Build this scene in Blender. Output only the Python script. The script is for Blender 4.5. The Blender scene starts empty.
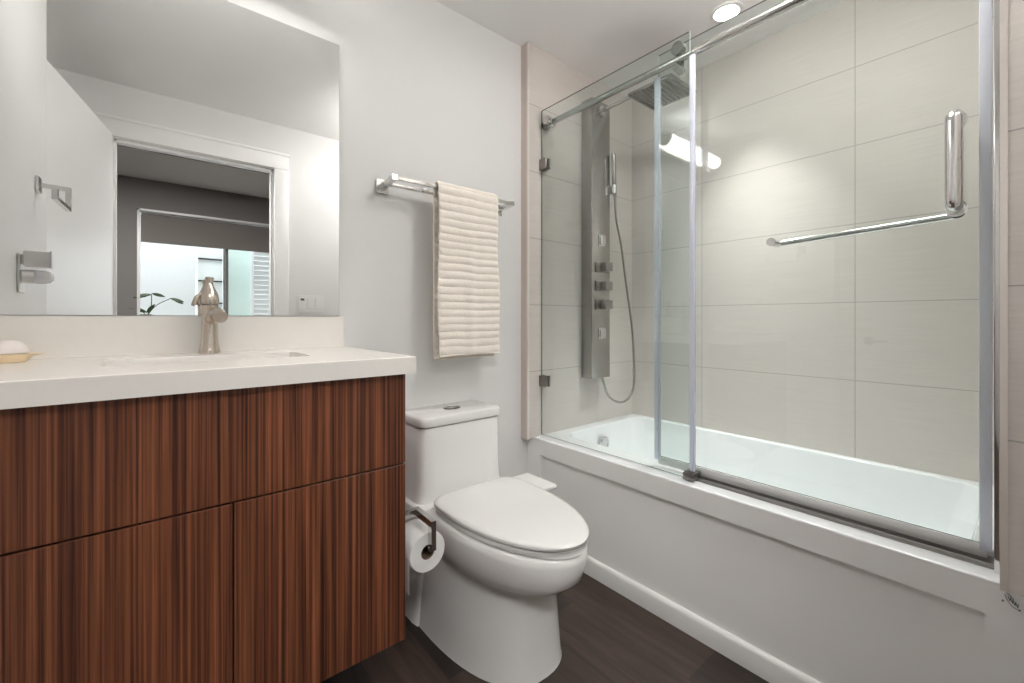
import bpy, bmesh, math, random
from mathutils import Vector, Matrix, noise
random.seed(4)
SC = bpy.context.scene
COL = SC.collection
PI = math.pi

# ------------------------------------------------------------------ camera
YAW = math.atan2(356.0, 429.4)
cam_d = bpy.data.cameras.new('camera')
cam_d.sensor_width = 36.0
cam_d.lens = 36.0 * 429.4 / 1024.0
cam_d.shift_y = (319.0 - 341.5) / 1024.0
cam_d.clip_start = 0.02
cam = bpy.data.objects.new('camera', cam_d)
COL.objects.link(cam)
cam.location = (0.0, -1.56, 1.06)
cam.rotation_euler = (PI / 2, 0, -YAW)
SC.camera = cam

# ------------------------------------------------------------------ world, exposure
w = bpy.data.worlds.new('world')
SC.world = w
w.use_nodes = True
w.node_tree.nodes['Background'].inputs['Color'].default_value = (0.90, 0.95, 1.0, 1)
w.node_tree.nodes['Background'].inputs['Strength'].default_value = 2.3
SC.view_settings.view_transform = 'Standard'
SC.view_settings.look = 'None'
SC.view_settings.gamma = 1.0
SC.view_settings.use_curve_mapping = False
SC.view_settings.exposure = 0.96
try:
    SC.cycles.use_denoising = True
    SC.cycles.max_bounces = 14
    SC.cycles.diffuse_bounces = 7
    SC.cycles.glossy_bounces = 6
    SC.cycles.transparent_max_bounces = 24
    SC.cycles.sample_clamp_indirect = 6.0
    SC.cycles.caustics_reflective = False
    SC.cycles.caustics_refractive = False
except Exception:
    pass
VANITY_LAMP = 7.5      # emission of the bar over the mirror
DOWNLIGHT_TUB = 2.6     # watts
DRUM_FILL = 14.0  # emission of the drum added as room fill


def lamp(name, kind, loc, energy, size=0.1, rot=(0, 0, 0), color=(1, 0.94, 0.87), parent=None, spot=None):
    d = bpy.data.lights.new(name, kind)
    d.energy = energy
    d.color = color
    if kind == 'AREA':
        d.shape = 'DISK'
        d.size = size
        if spot:
            d.spread = spot
    else:
        d.shadow_soft_size = size
    if kind == 'SPOT':
        d.spot_size = spot
        d.spot_blend = 0.6
    o = bpy.data.objects.new(name, d)
    COL.objects.link(o)
    o.location = loc
    o.rotation_euler = rot
    if parent:
        o.parent = parent
    return o


# ------------------------------------------------------------------ materials
def srgb(r, g, b):
    def f(c):
        c /= 255.0
        return c / 12.92 if c <= 0.04045 else ((c + 0.055) / 1.055) ** 2.4
    return (f(r), f(g), f(b), 1)


def new_mat(name):
    m = bpy.data.materials.new(name)
    m.use_nodes = True
    nt = m.node_tree
    return m, nt, nt.nodes['Principled BSDF']


def noise_bump(nt, b, scale, strength, dist=0.002, stretch=None, detail=4):
    N, L = nt.nodes, nt.links
    tc = N.new('ShaderNodeTexCoord')
    mp = N.new('ShaderNodeMapping')
    if stretch:
        mp.inputs['Scale'].default_value = stretch
    nz = N.new('ShaderNodeTexNoise')
    nz.inputs['Scale'].default_value = scale
    nz.inputs['Detail'].default_value = detail
    bp = N.new('ShaderNodeBump')
    bp.inputs['Strength'].default_value = strength
    bp.inputs['Distance'].default_value = dist
    L.new(tc.outputs['Object'], mp.inputs['Vector'])
    L.new(mp.outputs['Vector'], nz.inputs['Vector'])
    L.new(nz.outputs['Fac'], bp.inputs['Height'])
    L.new(bp.outputs['Normal'], b.inputs['Normal'])
    return nz


def plain(name, col, rough=0.5, metal=0.0, vary=0.0, vscale=6.0, bump=0.0, bscale=200.0, spec=None, coat=0.0, stretch=None):
    m, nt, b = new_mat(name)
    N, L = nt.nodes, nt.links
    b.inputs['Base Color'].default_value = col
    b.inputs['Roughness'].default_value = rough
    b.inputs['Metallic'].default_value = metal
    if spec is not None:
        b.inputs['Specular IOR Level'].default_value = spec
    if coat:
        b.inputs['Coat Weight'].default_value = coat
        b.inputs['Coat Roughness'].default_value = 0.05
    tc = N.new('ShaderNodeTexCoord')
    mp = N.new('ShaderNodeMapping')
    if stretch:
        mp.inputs['Scale'].default_value = stretch
    nz = N.new('ShaderNodeTexNoise')
    nz.inputs['Scale'].default_value = vscale
    nz.inputs['Detail'].default_value = 5
    L.new(tc.outputs['Object'], mp.inputs['Vector'])
    L.new(mp.outputs['Vector'], nz.inputs['Vector'])
    if vary:
        mx = N.new('ShaderNodeMix')
        mx.data_type = 'RGBA'
        mx.inputs[6].default_value = tuple(c * (1 - vary) for c in col[:3]) + (1,)
        mx.inputs[7].default_value = tuple(min(1, c * (1 + vary)) for c in col[:3]) + (1,)
        L.new(nz.outputs['Fac'], mx.inputs[0])
        L.new(mx.outputs[2], b.inputs['Base Color'])
    if bump:
        nz2 = N.new('ShaderNodeTexNoise')
        nz2.inputs['Scale'].default_value = bscale
        L.new(mp.outputs['Vector'], nz2.inputs['Vector'])
        bp = N.new('ShaderNodeBump')
        bp.inputs['Strength'].default_value = bump
        bp.inputs['Distance'].default_value = 0.002
        L.new(nz2.outputs['Fac'], bp.inputs['Height'])
        L.new(bp.outputs['Normal'], b.inputs['Normal'])
    return m


def wood_mat(name):
    m, nt, b = new_mat(name)
    N, L = nt.nodes, nt.links
    tc = N.new('ShaderNodeTexCoord')

    def streak(sx, sz, detail, rough=0.6):
        mp = N.new('ShaderNodeMapping')
        mp.inputs['Scale'].default_value = (sx, sx, sz)
        nz = N.new('ShaderNodeTexNoise')
        nz.inputs['Scale'].default_value = 1.0
        nz.inputs['Detail'].default_value = detail
        nz.inputs['Roughness'].default_value = rough
        nz.inputs['Distortion'].default_value = 0.25
        L.new(tc.outputs['Object'], mp.inputs['Vector'])
        L.new(mp.outputs['Vector'], nz.inputs['Vector'])
        return nz
    a = streak(170.0, 1.0, 3.0)
    c = streak(34.0, 0.6, 2.0)
    d = streak(300.0, 7.0, 2.0)
    ra = N.new('ShaderNodeValToRGB')
    ra.color_ramp.elements[0].position = 0.36
    ra.color_ramp.elements[0].color = srgb(60, 33, 23)
    ra.color_ramp.elements[1].position = 0.66
    ra.color_ramp.elements[1].color = srgb(142, 89, 60)
    e = ra.color_ramp.elements.new(0.50)
    e.color = srgb(108, 63, 43)
    L.new(a.outputs['Fac'], ra.inputs['Fac'])
    rc = N.new('ShaderNodeValToRGB')
    rc.color_ramp.elements[0].position = 0.38
    rc.color_ramp.elements[0].color = (0.74, 0.71, 0.70, 1)
    rc.color_ramp.elements[1].position = 0.64
    rc.color_ramp.elements[1].color = (1.12, 1.08, 1.05, 1)
    L.new(c.outputs['Fac'], rc.inputs['Fac'])
    mx = N.new('ShaderNodeMix')
    mx.data_type = 'RGBA'
    mx.blend_type = 'MULTIPLY'
    mx.inputs[0].default_value = 1.0
    L.new(ra.outputs['Color'], mx.inputs[6])
    L.new(rc.outputs['Color'], mx.inputs[7])
    mx2 = N.new('ShaderNodeMix')
    mx2.data_type = 'RGBA'
    mx2.blend_type = 'OVERLAY'
    mx2.inputs[0].default_value = 0.35
    L.new(mx.outputs[2], mx2.inputs[6])
    L.new(d.outputs['Fac'], mx2.inputs[7])
    L.new(mx2.outputs[2], b.inputs['Base Color'])
    b.inputs['Roughness'].default_value = 0.42
    b.inputs['Specular IOR Level'].default_value = 0.35
    bp = N.new('ShaderNodeBump')
    bp.inputs['Strength'].default_value = 0.12
    bp.inputs['Distance'].default_value = 0.001
    L.new(a.outputs['Fac'], bp.inputs['Height'])
    L.new(bp.outputs['Normal'], b.inputs['Normal'])
    return m


def floor_mat(name):
    m, nt, b = new_mat(name)
    N, L = nt.nodes, nt.links
    tc = N.new('ShaderNodeTexCoord')
    mp = N.new('ShaderNodeMapping')
    mp.inputs['Rotation'].default_value = (0, 0, PI / 2)
    mp.inputs['Location'].default_value = (0.3, 0.055, 0)
    L.new(tc.outputs['Object'], mp.inputs['Vector'])
    br = N.new('ShaderNodeTexBrick')
    br.inputs['Scale'].default_value = 1.0
    br.inputs['Brick Width'].default_value = 1.22
    br.inputs['Row Height'].default_value = 0.18
    br.inputs['Mortar Size'].default_value = 0.0012
    br.inputs['Mortar Smooth'].default_value = 0.2
    br.inputs['Color1'].default_value = srgb(72, 58, 51)
    br.inputs['Color2'].default_value = srgb(40, 32, 29)
    br.inputs['Mortar'].default_value = srgb(30, 24, 22)
    br.offset = 0.37
    L.new(mp.outputs['Vector'], br.inputs['Vector'])
    mp2 = N.new('ShaderNodeMapping')
    mp2.inputs['Scale'].default_value = (26, 2.2, 1)
    L.new(tc.outputs['Object'], mp2.inputs['Vector'])
    nz = N.new('ShaderNodeTexNoise')
    nz.inputs['Scale'].default_value = 1.0
    nz.inputs['Detail'].default_value = 7
    nz.inputs['Roughness'].default_value = 0.65
    nz.inputs['Distortion'].default_value = 0.8
    L.new(mp2.outputs['Vector'], nz.inputs['Vector'])
    rp = N.new('ShaderNodeValToRGB')
    rp.color_ramp.elements[0].position = 0.3
    rp.color_ramp.elements[0].color = (0.42, 0.40, 0.39, 1)
    rp.color_ramp.elements[1].position = 0.7
    rp.color_ramp.elements[1].color = (1.45, 1.38, 1.32, 1)
    L.new(nz.outputs['Fac'], rp.inputs['Fac'])
    mx = N.new('ShaderNodeMix')
    mx.data_type = 'RGBA'
    mx.blend_type = 'MULTIPLY'
    mx.inputs[0].default_value = 1.0
    L.new(br.outputs['Color'], mx.inputs[6])
    L.new(rp.outputs['Color'], mx.inputs[7])
    L.new(mx.outputs[2], b.inputs['Base Color'])
    b.inputs['Roughness'].default_value = 0.45
    bp = N.new('ShaderNodeBump')
    bp.inputs['Strength'].default_value = 0.2
    bp.inputs['Distance'].default_value = 0.002
    L.new(nz.outputs['Fac'], bp.inputs['Height'])
    L.new(bp.outputs['Normal'], b.inputs['Normal'])
    return m


def tile_mat(name, axis, along0, col, pitch=0.318, z0=0.81, width=0.635):
    """stacked tiles; axis = 0 when the wall runs along X, 1 along Y; along0 = position of one vertical joint"""
    m, nt, b = new_mat(name)
    N, L = nt.nodes, nt.links
    tc = N.new('ShaderNodeTexCoord')
    sp = N.new('ShaderNodeSeparateXYZ')
    L.new(tc.outputs['Object'], sp.inputs[0])

    def joint(sock, off, p, half):
        a = N.new('ShaderNodeMath'); a.operation = 'SUBTRACT'; a.inputs[1].default_value = off
        L.new(sock, a.inputs[0])
        f = N.new('ShaderNodeMath'); f.operation = 'PINGPONG'; f.inputs[1].default_value = p / 2
        L.new(a.outputs[0], f.inputs[0])
        c = N.new('ShaderNodeMath'); c.operation = 'LESS_THAN'; c.inputs[1].default_value = half
        L.new(f.outputs[0], c.inputs[0])
        return c.outputs[0]
    j1 = joint(sp.outputs['Z'], z0, pitch, 0.0016)
    j2 = joint(sp.outputs['XYZ'[axis]], along0, width, 0.0016)
    mxj = N.new('ShaderNodeMath'); mxj.operation = 'MAXIMUM'
    L.new(j1, mxj.inputs[0]); L.new(j2, mxj.inputs[1])
    mp = N.new('ShaderNodeMapping')
    mp.inputs['Scale'].default_value = (5, 5, 150)
    L.new(tc.outputs['Object'], mp.inputs['Vector'])
    nz = N.new('ShaderNodeTexNoise'); nz.inputs['Scale'].default_value = 1.0; nz.inputs['Detail'].default_value = 4
    L.new(mp.outputs['Vector'], nz.inputs['Vector'])
    mx = N.new('ShaderNodeMix'); mx.data_type = 'RGBA'
    mx.inputs[6].default_value = tuple(c * 0.91 for c in col[:3]) + (1,)
    mx.inputs[7].default_value = tuple(c * 1.07 for c in col[:3]) + (1,)
    L.new(nz.outputs['Fac'], mx.inputs[0])
    mg = N.new('ShaderNodeMix'); mg.data_type = 'RGBA'
    mg.inputs[7].default_value = tuple(c * 0.62 for c in col[:3]) + (1,)
    L.new(mxj.outputs[0], mg.inputs[0]); L.new(mx.outputs[2], mg.inputs[6])
    L.new(mg.outputs[2], b.inputs['Base Color'])
    b.inputs['Roughness'].default_value = 0.45
    b.inputs['Specular IOR Level'].default_value = 0.25
    inv = N.new('ShaderNodeMath'); inv.operation = 'MULTIPLY_ADD'
    inv.inputs[1].default_value = -4.0
    L.new(mxj.outputs[0], inv.inputs[0]); L.new(nz.outputs['Fac'], inv.inputs[2])
    bp = N.new('ShaderNodeBump'); bp.inputs['Strength'].default_value = 0.32; bp.inputs['Distance'].default_value = 0.0012
    L.new(inv.outputs[0], bp.inputs['Height']); L.new(bp.outputs['Normal'], b.inputs['Normal'])
    return m


def glass_mat(name, tint, refl=1.0, rough=0.0):
    m, nt, b = new_mat(name)
    N, L = nt.nodes, nt.links
    N.remove(b)
    out = N['Material Output']
    tr = N.new('ShaderNodeBsdfTransparent'); tr.inputs['Color'].default_value = tint
    gl = N.new('ShaderNodeBsdfGlossy'); gl.inputs['Roughness'].default_value = rough
    lw = N.new('ShaderNodeLayerWeight'); lw.inputs['Blend'].default_value = 0.5
    p = N.new('ShaderNodeMath'); p.operation = 'POWER'; p.inputs[1].default_value = 5.0
    L.new(lw.outputs['Facing'], p.inputs[0])
    ma = N.new('ShaderNodeMath'); ma.operation = 'MULTIPLY_ADD'
    ma.inputs[1].default_value = 0.9 * refl; ma.inputs[2].default_value = 0.04 * refl
    ma.use_clamp = True
    L.new(p.outputs[0], ma.inputs[0])
    mx = N.new('ShaderNodeMixShader')
    L.new(ma.outputs[0], mx.inputs[0]); L.new(tr.outputs[0], mx.inputs[1]); L.new(gl.outputs[0], mx.inputs[2])
    L.new(mx.outputs[0], out.inputs['Surface'])
    return m


def seal_mat(name, col, clear):
    m, nt, b = new_mat(name)
    N, L = nt.nodes, nt.links
    b.inputs['Base Color'].default_value = col
    b.inputs['Roughness'].default_value = 0.2
    out = N['Material Output']
    tr = N.new('ShaderNodeBsdfTransparent'); tr.inputs['Color'].default_value = (0.93, 0.95, 1, 1)
    mx = N.new('ShaderNodeMixShader'); mx.inputs[0].default_value = 1 - clear
    L.new(tr.outputs[0], mx.inputs[1]); L.new(b.outputs[0], mx.inputs[2])
    L.new(mx.outputs[0], out.inputs['Surface'])
    return m


def emit_mat(name, col, strength):
    m, nt, b = new_mat(name)
    b.inputs['Base Color'].default_value = col
    b.inputs['Emission Color'].default_value = col
    b.inputs['Emission Strength'].default_value = strength
    return m


M = {}
M['paint'] = plain('wall paint', (0.765, 0.76, 0.752, 1), 0.55, vary=0.015, vscale=3, bump=0.05, bscale=350, spec=0.35)
M['ceiling'] = plain('ceiling paint', (0.89, 0.885, 0.878, 1), 0.7, vary=0.01, bump=0.05, bscale=300, spec=0.3)
M['trim'] = plain('trim paint', (0.86, 0.855, 0.845, 1), 0.35, vary=0.01, bump=0.02, bscale=90)
M['room_paint'] = plain('room paint', (0.21, 0.198, 0.189, 1), 0.7, vary=0.02, bump=0.05, bscale=300)
M['room_ceiling'] = plain('room ceiling paint', (0.75, 0.72, 0.69, 1), 0.7, vary=0.02, bump=0.05, bscale=300)
M['wood'] = wood_mat('walnut veneer')
M['wood_dark'] = plain('dark carcass board', srgb(34, 20, 15), 0.6, vary=0.2, vscale=20, stretch=(20, 20, 1))
M['floor'] = floor_mat('dark plank floor')
TILE = srgb(211, 204, 198)
M['tile_y'] = tile_mat('tile along side', 1, -1.107, TILE)
M['tile_x'] = tile_mat('tile along back', 0, 1.15, TILE, width=3.0)
M['tile_edge'] = plain('tile edge trim', srgb(206, 192, 184), 0.35, vary=0.03, vscale=9, bump=0.05, bscale=60)
M['metal_trim'] = plain('pale metal trim', srgb(226, 218, 212), 0.3, 0.4, vary=0.03, vscale=15)
M['quartz'] = plain('white quartz', (0.87, 0.835, 0.79, 1), 0.22, vary=0.02, vscale=60, spec=0.5)
M['ceramic'] = plain('white ceramic', (0.84, 0.832, 0.818, 1), 0.12, vary=0.008, vscale=4, coat=0.5)
M['ceramic_satin'] = plain('white seat plastic', (0.76, 0.75, 0.738, 1), 0.25, vary=0.008, vscale=4)
M['acrylic'] = plain('white acrylic', (0.86, 0.87, 0.88, 1), 0.18, vary=0.008, vscale=4, coat=0.3)
M['chrome'] = plain('chrome', (0.70, 0.69, 0.68, 1), 0.10, 1.0, vary=0.02, vscale=25)
M['steel'] = plain('brushed steel', (0.40, 0.385, 0.37, 1), 0.22, 1.0, vary=0.06, vscale=1.0, stretch=(160, 160, 2))
M['rail_steel'] = plain('polished rail steel', (0.50, 0.49, 0.47, 1), 0.14, 1.0, vary=0.03, vscale=25)
M['steel_dark'] = plain('dark steel', (0.28, 0.265, 0.25, 1), 0.28, 1.0, vary=0.08, vscale=30)
M['nozzle'] = plain('nozzle strips', (0.26, 0.25, 0.245, 1), 0.4, 0.8, vary=0.1, vscale=60)
M['nickel'] = plain('brushed nickel', (0.66, 0.58, 0.50, 1), 0.24, 1.0, vary=0.05, vscale=1.0, stretch=(120, 120, 3))
M['black'] = plain('black rubber', (0.02, 0.02, 0.02, 1), 0.5, vary=0.2, vscale=40)
M['ink'] = plain('dark printed ink', (0.13, 0.125, 0.12, 1), 0.6, vary=0.2, vscale=40)
M['glass'] = glass_mat('clear shower glass', (0.93, 0.962, 0.955, 1))
M['glass_door'] = glass_mat('clear sliding glass', (0.936, 0.966, 0.957, 1))
M['glass_edge'] = plain('glass cut edge', srgb(112, 124, 117), 0.15, vary=0.1, vscale=8)
M['glass_window'] = glass_mat('window glass', (0.97, 0.98, 0.98, 1), 0.12)
M['seal'] = seal_mat('clear vinyl seal', (0.84, 0.86, 0.94, 1), 0.45)
M['mirror'] = plain('mirror silver', (0.93, 0.935, 0.93, 1), 0.0, 1.0)
M['mirror_edge'] = plain('mirror edge', srgb(120, 116, 110), 0.3, vary=0.1, vscale=20)
M['towel'] = plain('cream terry', srgb(248, 240, 230), 0.95, vary=0.05, vscale=70, bump=0.6, bscale=420, spec=0.1)
M['paper'] = plain('toilet tissue', (0.86, 0.85, 0.83, 1), 0.95, vary=0.02, vscale=30, bump=0.3, bscale=250, spec=0.1)
M['card'] = plain('cardboard core', srgb(120, 100, 84), 0.9, vary=0.08, vscale=40, bump=0.2, bscale=200)
M['soap'] = plain('white soap', srgb(240, 232, 228), 0.45, vary=0.02, vscale=20)
M['dish'] = plain('pale yellow wood', srgb(238, 216, 180), 0.5, vary=0.10, vscale=1.0, stretch=(12, 90, 90))
M['plastic'] = plain('white plastic', (0.80, 0.795, 0.78, 1), 0.35, vary=0.01)
M['clear_plastic'] = seal_mat('clear plastic', (0.84, 0.83, 0.81, 1), 0.4)
M['display'] = plain('grey display', srgb(96, 92, 90), 0.2, vary=0.1, vscale=30)
M['leaf'] = plain('plant leaf', srgb(52, 78, 46), 0.4, vary=0.2, vscale=30)
M['stem'] = plain('plant stem', srgb(60, 70, 50), 0.5, vary=0.2, vscale=30)
M['pot'] = plain('grey pot', srgb(150, 146, 140), 0.5, vary=0.08, vscale=14)
M['shade'] = plain('grey shade cloth', srgb(128, 122, 117), 0.9, vary=0.03, vscale=120, bump=0.2, bscale=500)
M['stucco'] = plain('white stucco', (0.72, 0.72, 0.71, 1), 0.9, vary=0.08, vscale=40, bump=0.6, bscale=60)
M['frosted'] = plain('frosted green glass', srgb(222, 240, 233), 0.4, vary=0.05, vscale=3)
M['louver'] = plain('white louver', (0.92, 0.92, 0.92, 1), 0.5, vary=0.02)
M['sand'] = plain('patio paving', srgb(170, 160, 150), 0.8, vary=0.08, vscale=12)
M['lamp_glass'] = emit_mat('lit frosted lamp glass', (1.0, 0.98, 0.955, 1), VANITY_LAMP)
M['fill_lens'] = emit_mat('lit drum fill diffuser', (1.0, 0.985, 0.965, 1), DRUM_FILL)  # glow of the added drum fill
M['fill_lens_bed'] = emit_mat('lit bedroom fill diffuser', (1.0, 0.985, 0.965, 1), 16.0)  # glow of the added bedroom fill panel
M['led'] = emit_mat('lit downlight lens', (1.0, 0.98, 0.95, 1), 9.0)


# ------------------------------------------------------------------ mesh helpers
def bx(bm, a, b, bevel=0.0, seg=2, mi=0):
    lo = [min(a[i], b[i]) for i in range(3)]
    hi = [max(a[i], b[i]) for i in range(3)]
    vs = [bm.verts.new((x, y, z)) for x in (lo[0], hi[0]) for y in (lo[1], hi[1]) for z in (lo[2], hi[2])]
    q = [(0, 1, 3, 2), (4, 6, 7, 5), (0, 4, 5, 1), (2, 3, 7, 6), (0, 2, 6, 4), (1, 5, 7, 3)]
    fs = [bm.faces.new([vs[i] for i in t]) for t in q]
    for f in fs:
        f.material_index = mi
    if bevel > 0:
        es = list({e for f in fs for e in f.edges})
        r = bmesh.ops.bevel(bm, geom=es, offset=bevel, segments=seg, profile=0.5, affect='EDGES')
        for f in r['faces']:
            f.material_index = mi
    return fs


def rings(bm, rs, cap0=True, cap1=True, closed=True, mi=0):
    """loft a list of vertex rings"""
    vr = [[bm.verts.new(p) for p in r] for r in rs]
    n = len(vr[0])
    for a, b in zip(vr[:-1], vr[1:]):
        for i in range(n if closed else n - 1):
            j = (i + 1) % n
            f = bm.faces.new((a[i], a[j], b[j], b[i]))
            f.material_index = mi
    if cap0:
        bm.faces.new(list(reversed(vr[0]))).material_index = mi
    if cap1:
        bm.faces.new(vr[-1]).material_index = mi
    return vr


def lathe(bm, prof, c=(0, 0, 0), axis='Z', n=32, mi=0, cap0=True, cap1=True, sx=1, sy=1):
    rs = []
    for r, h in prof:
        ring = []
        for i in range(n):
            t = 2 * PI * i / n
            x, y = r * math.cos(t) * sx, r * math.sin(t) * sy
            p = {'Z': (x, y, h), 'Y': (y, h, x), 'X': (h, x, y)}[axis]
            ring.append((c[0] + p[0], c[1] + p[1], c[2] + p[2]))
        rs.append(ring)
    return rings(bm, rs, cap0, cap1, mi=mi)


def catmull(pts, k=8):
    P = [Vector(p) for p in pts]
    P = [P[0] * 2 - P[1]] + P + [P[-1] * 2 - P[-2]]
    out = []
    for i in range(1, len(P) - 2):
        for j in range(k):
            t = j / k
            a, b, c, d = P[i - 1], P[i], P[i + 1], P[i + 2]
            out.append(0.5 * ((2 * b) + (c - a) * t + (2 * a - 5 * b + 4 * c - d) * t * t + (3 * b - a - 3 * c + d) * t ** 3))
    out.append(P[-2])
    return out


def tube(bm, pts, r, n=16, cap=True, mi=0, square=False):
    P = [Vector(p) for p in pts]
    m = len(P)
    T = []
    for i in range(m):
        d = P[min(i + 1, m - 1)] - P[max(i - 1, 0)]
        T.append(d.normalized())
    up = Vector((0, 0, 1)) if abs(T[0].z) < 0.9 else Vector((1, 0, 0))
    nrm = (up - T[0] * up.dot(T[0])).normalized()
    rs = []
    for i in range(m):
        nrm = (nrm - T[i] * nrm.dot(T[i])).normalized()
        bi = T[i].cross(nrm)
        rad = r[i] if isinstance(r, (list, tuple)) else r
        ring = []
        for k in range(n):
            t = 2 * PI * (k + (0.5 if square else 0)) / n
            ring.append(P[i] + (nrm * math.cos(t) + bi * math.sin(t)) * rad)
        rs.append(ring)
    return rings(bm, rs, cap, cap, mi=mi)


def bend(pts, rad=0.02, k=6):
    """polyline with rounded corners"""
    P = [Vector(p) for p in pts]
    out = [P[0]]
    for i in range(1, len(P) - 1):
        a = (P[i - 1] - P[i]).normalized() * rad
        c = (P[i + 1] - P[i]).normalized() * rad
        p0, p1 = P[i] + a, P[i] + c
        for j in range(k + 1):
            t = j / k
            out.append(p0 * (1 - t) ** 2 + P[i] * 2 * t * (1 - t) + p1 * t * t)
    out.append(P[-1])
    return out


def squarebar(bm, pts, wdt, hgt, mi=0):
    """rectangular bar swept along a polyline with mitred corners (world up kept where possible)"""
    P = [Vector(p) for p in pts]
    m = len(P)
    rs = []
    nrm = None
    for i in range(m):
        d0 = (P[i] - P[i - 1]).normalized() if i > 0 else None
        d1 = (P[i + 1] - P[i]).normalized() if i < m - 1 else None
        d = d1 if d0 is None else (d0 if d1 is None else (d0 + d1).normalized())
        ref = d0 or d1
        if nrm is None:
            up = Vector((0, 0, 1)) if abs(ref.z) < 0.9 else Vector((0, 1, 0))
            nrm = (up - ref * up.dot(ref)).normalized()
        else:
            nn = nrm - ref * nrm.dot(ref)
            nrm = nn.normalized() if nn.length > 1e-4 else nrm
        side = ref.cross(nrm)
        ring = []
        for a, b in ((-1, -1), (1, -1), (1, 1), (-1, 1)):
            off = side * a * wdt / 2 + nrm * b * hgt / 2
            k = ref.dot(d)
            # project along ref onto the mitre plane
            t = -off.dot(d) / k if abs(k) > 1e-4 else 0
            ring.append(P[i] + off + ref * t)
        rs.append(ring)
        if d1 is not None and d0 is not None:
            # rotate the frame into the next segment
            q = d0.rotation_difference(d1)
            nrm = q @ nrm
    return rings(bm, rs, True, True, mi=mi)


def obj(name, bm, mats, parent=None, smooth=35, wn=False):
    if not isinstance(mats, (list, tuple)):
        mats = [mats]
    bmesh.ops.recalc_face_normals(bm, faces=bm.faces[:])
    me = bpy.data.meshes.new(name)
    bm.to_mesh(me)
    bm.free()
    for m in mats:
        me.materials.append(m)
    o = bpy.data.objects.new(name, me)
    COL.objects.link(o)
    if wn:
        o.modifiers.new('weighted normals', 'WEIGHTED_NORMAL').keep_sharp = True
    if smooth:
        for p in me.polygons:
            p.use_smooth = True
        try:
            me.set_sharp_from_angle(angle=math.radians(smooth))
        except Exception:
            pass
    if parent is not None:
        o.parent = parent
        o.matrix_parent_inverse = parent.matrix_world.inverted()
    return o


def tag(o, label, cat, group=None):
    o['label'] = label
    o['category'] = cat
    if group:
        o['group'] = group
    return o


def thing(name, label, cat, loc, group=None):
    e = bpy.data.objects.new(name, None)
    COL.objects.link(e)
    e.location = loc
    e.empty_display_size = 0.05
    bpy.context.view_layer.update()
    return tag(e, label, cat, group)


def struct(name, bm, mats, smooth=0):
    o = obj(name, bm, mats, smooth=smooth)
    o['kind'] = 'structure'
    return o


def boxobj(name, a, b, mat, parent=None, bevel=0.0, seg=2):
    bm = bmesh.new()
    bx(bm, a, b, bevel, seg)
    return obj(name, bm, mat, parent, wn=bevel > 0)


def boxstruct(name, a, b, mat, bevel=0.0):
    bm = bmesh.new()
    bx(bm, a, b, bevel)
    return struct(name, bm, mat, smooth=35 if bevel else 0)


def rrect_r(t, hx, hy, r, n=6.0):
    """distance from centre to a rounded rectangle boundary at angle t"""
    c, s = math.cos(t), math.sin(t)
    lo, hi = 0.0, hx + hy
    for _ in range(40):
        k = (lo + hi) / 2
        x, y = abs(k * c), abs(k * s)
        qx, qy = x - (hx - r), y - (hy - r)
        d = math.hypot(max(qx, 0), max(qy, 0)) + min(max(qx, qy), 0) - r
        if d < 0:
            lo = k
        else:
            hi = k
    return lo


def ang_list(n, hx, hy):
    A = [2 * PI * i / n for i in range(n)]
    for sx in (1, -1):
        for sy in (1, -1):
            A.append(math.atan2(sy * hy, sx * hx) % (2 * PI))
    return sorted(set(round(a, 6) for a in A))


def ring_rr(A, c, z, hx, hy, r):
    out = []
    for t in A:
        k = rrect_r(t, hx, hy, max(r, 1e-5))
        out.append((c[0] + k * math.cos(t), c[1] + k * math.sin(t), z))
    return out


# ------------------------------------------------------------------ room shell
CEIL = 2.368
YO = -1.69                      # wall with the doorway, beside the camera
boxstruct('floor', (-0.6, YO - 0.14, -0.10), (2.35, 0.15, 0.0), M['floor'])
boxstruct('ceiling', (-0.6, YO - 0.14, CEIL), (2.35, 0.15, CEIL + 0.12), M['ceiling'])
boxstruct('wall_back', (-0.6, 0.0, 0.0), (2.35, 0.12, CEIL), M['paint'])
bm = bmesh.new()                # left wall with the recess the door swings into
bx(bm, (-0.60, -0.775, 0), (-0.312, 0.0, CEIL))
bx(bm, (-0.60, YO, 0), (-0.43, -0.775, CEIL))
struct('wall_left', bm, M['paint'])
# wall with the doorway: opening X -.18 .. .605, head 2.06
OX0, OX1, OZ = -0.180, 0.605, 2.065
bm = bmesh.new()
bx(bm, (-0.60, YO - 0.12, 0), (OX0, YO, CEIL))
bx(bm, (OX0, YO - 0.12, OZ), (OX1, YO, CEIL))
bx(bm, (OX1, YO - 0.12, 0), (1.36, YO, CEIL))
struct('wall_front', bm, M['paint'])
bm = bmesh.new()                # casing and stop of the doorway
cw = 0.092
bx(bm, (OX0 - cw, YO - 0.002, 0), (OX0 - 0.004, YO + 0.018, OZ + 0.004), 0.004)
bx(bm, (OX1 + 0.004, YO - 0.002, 0), (OX1 + cw, YO + 0.018, OZ + 0.004), 0.004)
bx(bm, (OX0 - cw, YO - 0.002, OZ + 0.004), (OX1 + cw, YO + 0.018, OZ + cw + 0.02), 0.004)
bx(bm, (OX0 - cw - 0.006, YO - 0.002, OZ + cw + 0.004), (OX1 + cw + 0.006, YO + 0.024, OZ + cw + 0.022), 0.004)
bx(bm, (OX0 - 0.004, YO - 0.06, 0), (OX0 + 0.010, YO - 0.02, OZ))
bx(bm, (OX1 - 0.012, YO - 0.06, 0), (OX1 + 0.002, YO - 0.02, OZ))
bx(bm, (OX0, YO - 0.06, OZ - 0.014), (OX1, YO - 0.02, OZ + 0.002))
struct('trim_1', bm, M['trim'], smooth=35)
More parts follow.
